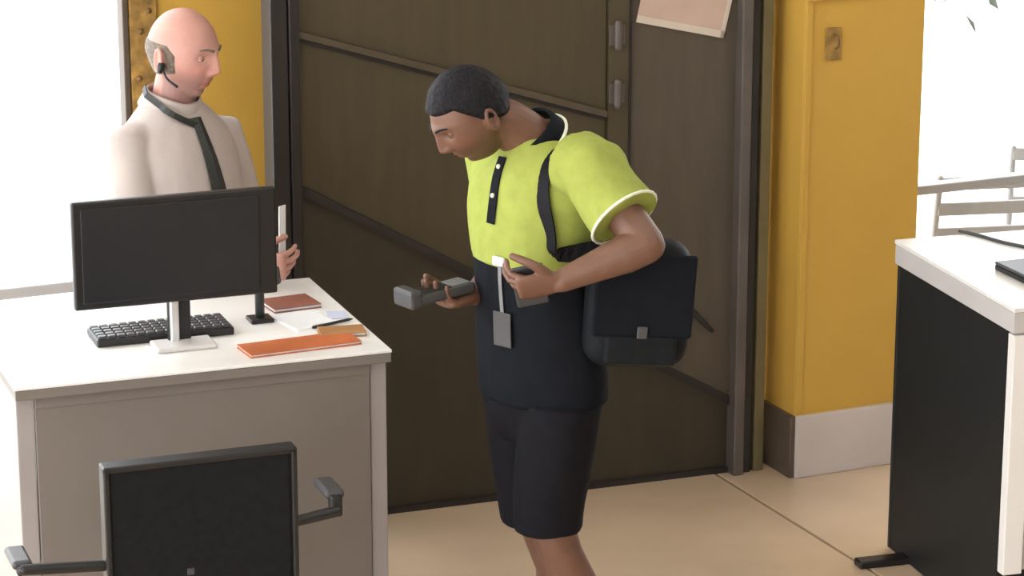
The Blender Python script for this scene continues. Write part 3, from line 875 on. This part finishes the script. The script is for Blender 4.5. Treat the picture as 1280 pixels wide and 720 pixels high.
# handheld scanner in his right hand
hd = HDR.normalized(); hn2 = (HNR - hd * HNR.dot(hd)).normalized(); ht2 = hd.cross(hn2)
pc = Vector(WR_R) + hd * .105 + hn2 * .030
rotP = Matrix((hd, hn2.cross(hd), hn2)).transposed().to_4x4()
dv = empty('handheld_scanner', (0, 0, 0), 0, 'grey handheld scanner in the far hand of the man in yellow', 'scanner')
dv.matrix_basis = m1.matrix_basis @ Matrix.Translation(pc) @ rotP
obj('body', bx((0, 0, 0), (.17, .072, .026), bev=.008), M['dark_grey'], dv)
obj('head', bx((.088, 0, .006), (.035, .078, .044), bev=.008), M['dark_grey'], dv)
obj('display', bx((.02, 0, .0135), (.075, .056, .002)), M['screen'], dv)
obj('keypad', bx((-.05, 0, .0135), (.05, .05, .003), bev=.001), M['mid_grey'], dv)

# shoulder bag
bc = Vector((.215, -.130, 1.110))
bg = empty('shoulder_bag', (0, 0, 0), 0, 'black shoulder bag slung at the hip of the man in yellow', 'bag')
bg.matrix_basis = m1.matrix_basis.copy()
Rb = Matrix.Rotation(R(4), 4, 'Y') @ Matrix.Rotation(R(8), 4, 'Z')
b_ = bx((0, 0, 0), (.25, .13, .31), bev=.055, seg=4)
bmesh.ops.subdivide_edges(b_, edges=b_.edges[:], cuts=1, use_grid_fill=True)
for v in b_.verts:
    v.co *= 1 + .03 * noise.noise(v.co * 12); v.co.z -= .02 * (v.co.x / .125) ** 2 if v.co.z > 0 else 0
obj('pouch', b_, M['bag'], bg, smooth=True, mw=Matrix.Translation(bc) @ Rb)
b_ = bx((0, -.066, .03), (.238, .016, .20), bev=.007); obj('flap', b_, M['navy'], bg, mw=Matrix.Translation(bc) @ Rb)
obj('front_pocket', bx((0, -.067, -.10), (.17, .022, .07), bev=.008), M['bag'], bg, mw=Matrix.Translation(bc) @ Rb)
obj('buckle', bx((.0, -.078, -.055), (.025, .008, .03), bev=.003), M['dark_grey'], bg, mw=Matrix.Translation(bc) @ Rb)
# strap over his left shoulder, down chest and back
pts, nr = [], []
for k in range(30):
    a = R(-28 + k * (236 / 29.0))           # from the front low, over the top, to the back low
    lx = .098 + (.055 if math.cos(a) > 0 else .04) * abs(math.cos(a)) ** 1.5
    o_ = Vector((-.02, 0, 1.27)) + l1 * lx
    d_ = f1 * math.cos(a) + Zv * math.sin(a)
    p, n0 = cast(o_ + d_ * .6, -d_, .003)
    if p and (p - o_).length < .34: pts.append(p); nr.append(d_)
top_f = bc + Vector((-.085, -.03, .135)); top_b = bc + Vector((.03, .055, .14))
pts = [top_f, top_f.lerp(pts[0], .5) + f1 * .01] + pts + [pts[-1].lerp(top_b, .5) - f1 * .01, top_b]
nr = [f1, f1] + nr + [-f1, -f1]
P0 = [tuple(p) + tuple(Vector(q).normalized()) for p, q in zip(pts, nr)]
for _ in range(3):
    P0 = [P0[0]] + [tuple((a + 2 * b + c) / 4 for a, b, c in zip(P0[i - 1], P0[i], P0[i + 1])) for i in range(1, len(P0) - 1)] + [P0[-1]]
P0 = spline(P0, 2)
pts = [Vector(p[:3]) + Vector(p[3:]) * .003 for p in P0]; nr = [Vector(p[3:]) for p in P0]
bm = bmesh.new(); ribbon(bm, pts, .042, .004, nr); obj('strap', bm, M['strap'], bg, smooth=False)

# ---------------------------------------------------- the clerk behind the counter
m2 = empty('person', (2.269, 7.076, 0), VZ, 'bald man in a pale shirt and dark tie standing behind the monitor', 'person')
f2 = Vector((.75, -.66, 0)).normalized(); l2 = Vector((.66, .75, 0)).normalized()
hc2 = (-.008, -.005, 1.506)
h2 = Vector((.88, -.475, 0)); pt2 = R(6)
fr2 = frame(h2 * math.cos(pt2) - Zv * math.sin(pt2), h2 * math.sin(pt2) + Zv * math.cos(pt2))
HS2 = 1.06
rows2 = [(-.04, .01, .78, .145, .11), (-.04, .01, .86, .170, .130), (-.03, .0, .96, .168, .142), (-.025, 0, 1.08, .168, .145), (-.035, .005, 1.20, .172, .128), (-.045, .01, 1.28, .158, .105), (-.045, .015, 1.33, .115, .08), (-.045, .015, 1.365, .07, .065)]
HD2, HN2 = Vector((.97, -.08, .02)), Vector((.1, .95, .25))
A2 = {'r': (Vector((-.150, -.105, 1.272)), Vector((-.130, -.215, 1.035)), Vector((.180, -.280, .985))),
      'l': (Vector((.065, .135, 1.255)), Vector((.135, .150, 1.02)), Vector((.155, .105, .80)))}
bm = bmesh.new()
loft(bm, torso_rings(rows2, f2, l2), 40)
tube(bm, spline([(-.045, .015, 1.32, .068), (-.040, .012, 1.37, .060), (-.025, .005, 1.43, .060), (-.018, 0, 1.46, .058)], 4), 24)
head_mesh(bm, hc2, fr2, HS2, jaw=.30)
ears(bm, hc2, fr2, HS2)
for k, (S_, E_, w) in A2.items():
    tube(bm, [tuple(S_.lerp(E_, .15)) + (.046,), tuple(S_.lerp(E_, .5)) + (.045,), tuple(E_) + (.041,)], 20)
    tube(bm, [tuple(E_) + (.041,), tuple(E_.lerp(w, .3)) + (.042,), tuple(w) + (.027,)], 20)
hand(bm, A2['r'][2], HD2, HN2, 'r', curl=(.55, .6, .66, .72), thumb=1.0)
hand(bm, A2['l'][2], (.12, -.12, -1), (-.6, -.75, 0), 'l', curl=(.35, .4, .42, .45), thumb=.4)
for hp, kn, an in ((Vector((-.10, -.06, .80)), Vector((-.095, -.065, .45)), Vector((-.10, -.055, .09))), (Vector((.03, .075, .80)), Vector((.035, .075, .45)), Vector((.03, .085, .09)))):
    tube(bm, [tuple(hp) + (.088,), tuple(hp.lerp(kn, .5)) + (.074,), tuple(kn) + (.056,), tuple(kn.lerp(an, .35)) + (.055,), tuple(an) + (.037,)], 20)
body2 = obj('body', remesh(bm, .0034, 2), M['skin_pink'], m2, smooth=True)
tint_mesh(body2, face_tint(hc2, fr2, HS2, (.85, .62, .65), (1.05, .88, .88), .35))
eyes(m2, hc2, fr2, M['lid_pink'], HS2, .3)
brows(m2, hc2, fr2, M['hair_grey'], HS2)
def fringe(p):
    x, y, z = p
    lo = -.050 + y * .25; hi = .030 + (0 if y < 0 else -y * .9)
    w = min((z - lo), (hi - z), (.028 - y)) / .008
    w = max(-1., min(1., w))
    return .0052 * w - .0018
bm = bmesh.new(); head_mesh(bm, hc2, fr2, HS2, jaw=.30, inflate=fringe, nose=0)
tag(obj('hair', bm, M['hair_grey'], m2, smooth=True), 'thin grey hair fringe around the sides')
# small black piece at the ear and jaw
l_, ff_, u_ = fr2
ep = Vector(hc2) + (-l_ * .088 - ff_ * .004 - u_ * .022) * HS2
bm = bmesh.new(); tube(bm, [tuple(ep) + (.011,), tuple(ep - u_ * .012 - l_ * .003) + (.009,)], 10)
tube(bm, spline([tuple(ep) + (.004,), tuple(ep + ff_ * .02 - u_ * .03) + (.003,), tuple(ep + ff_ * .045 - u_ * .05 + l_ * .012) + (.004,)], 4), 8)
tag(obj('earpiece', bm, M['black_plastic'], m2, smooth=True), 'small black earpiece')
# shirt
bm = bmesh.new()
rs = [(x, y, z, a + .014, b + .014) for x, y, z, a, b in rows2]; rs[-1] = (-.045, .012, 1.372, .078, .074)
loft(bm, torso_rings(rs, f2, l2), 40)
for k, (S_, E_, w) in A2.items():
    sg = 1 if k == 'l' else -1
    tube(bm, [tuple(S_ - l2 * sg * .05) + (.066,), tuple(S_) + (.068,), tuple(S_.lerp(E_, .5)) + (.062,), tuple(E_) + (.053,)], 24)
    tube(bm, [tuple(E_) + (.053,), tuple(E_.lerp(w, .5)) + (.046,), tuple(E_.lerp(w, .92)) + (.038,)], 24, round_ends=False)
sh2 = remesh(bm, .006, 4, .0055, 9.0, squash=(1, 1, .6))
bvh = BVHTree.FromBMesh(sh2)
obj('shirt', sh2, M['shirt_pale'], m2, smooth=True)
# collar
cc = Vector((-.043, .010, 1.372)); ax = Vector((.18, -.12, 1)).normalized()
cl = (l2 - ax * l2.dot(ax)).normalized(); cf = (f2 - ax * f2.dot(ax)).normalized()
bm = bmesh.new()
rings = [collar_ring(-.020, .092, .092, .035), collar_ring(.022, .074, .076, .012), collar_ring(.027, .070, .072, .012), collar_ring(.020, .067, .069, .012), collar_ring(-.020, .080, .080, .03)]
vs = [[bm.verts.new(p) for p in r] for r in rings]
for a in range(len(vs)):
    b = (a + 1) % len(vs)
    for k in range(n_): bm.faces.new((vs[a][k], vs[a][(k + 1) % n_], vs[b][(k + 1) % n_], vs[b][k]))
obj('collar', bm, M['shirt_pale'], m2, smooth=True)
def front2(lx, z, off=.004):
    return cast(Vector((-.04, .01, z)) + l2 * lx + f2 * .5, -f2, off)
# tie
pts, nr, wd = [], [], []
for k in range(16):
    p, n0 = front2(.0, 1.335 - k * .026, .004)
    if p: pts.append(p); nr.append(f2); wd.append(.030 + .0026 * k)
bm = bmesh.new(); prev = None
for i, p in enumerate(pts):
    s_ = l2 * wd[i] / 2
    cur = [bm.verts.new(p - s_), bm.verts.new(p + s_), bm.verts.new(p + s_ + f2 * .004), bm.verts.new(p + f2 * .010), bm.verts.new(p - s_ + f2 * .004)]
    if prev:
        for k in range(5): bm.faces.new((prev[k], prev[(k + 1) % 5], cur[(k + 1) % 5], cur[k]))
    else: bm.faces.new(cur)
    prev = cur
bm.faces.new(prev[::-1])
ti = obj('tie', bm, M['tie'], m2)
kp = cc + cf * .088 - Zv * .036
bm = bmesh.new(); loft(bm, [(kp + Zv * .018, l2, f2, .022, .013), (kp, l2, f2, .018, .013), (kp - Zv * .022, l2, f2, .013, .009)], 12)
tag(obj('knot', bm, M['tie_knot'], ti, smooth=True), 'dark green tie knot')
# lanyard: dark cord from the nape down to the chest
pts, nr = [Vector((-.112, -.020, 1.412)), Vector((-.104, -.050, 1.398))], [Vector((-.8, -.5, .3)), Vector((-.7, -.6, .3))]
for k in range(12):
    t = k / 11
    p, n0 = cast((-.085 + .125 * t, -1, 1.385 - .075 * t), (0, 1, 0), .022 - .016 * t)
    if p: pts.append(p); nr.append(Vector((-.3 + .3 * t, -1, .3)))
bm = bmesh.new(); ribbon(bm, pts, .017, .004, nr); tag(obj('lanyard', bm, M['tie'], m2), 'dark lanyard cord')
# trousers, belt, shoes
bm = bmesh.new()
loft(bm, torso_rings([(-.038, .01, .86, .180, .142), (-.04, .01, .78, .176, .132), (-.04, .01, .70, .14, .10)], f2, l2), 36)
for hp, an in ((Vector((-.10, -.06, .80)), Vector((-.10, -.058, .05))), (Vector((.03, .075, .80)), Vector((.032, .082, .05)))):
    tube(bm, [tuple(hp) + (.100,), tuple(hp.lerp(an, .5)) + (.078,), tuple(an) + (.062,)], 24, round_ends=False)
obj('trousers', remesh(bm, .009, 3, .006, 8.0, squash=(1, 1, .5)), M['trousers'], m2, smooth=True)
for an in ((-.10, -.058, 0), (.032, .082, 0)): shoe(an, f2, m2)

# white card held upright in the clerk's hand
hd = HD2.normalized(); hn2 = (HN2 - hd * HN2.dot(hd)).normalized()
wc = empty('white_card', m2.matrix_basis @ (A2['r'][2] + hd * .085 + hn2 * .030 + Vector((0, 0, .075))), R(-24.5 + 62), 'narrow white card held upright in the hand of the bald man, right of the monitor', 'card')
obj('sheet', bx((0, 0, .01), (.030, .003, .13), rot=(0, R(2), 0)), M['paper'], wc)
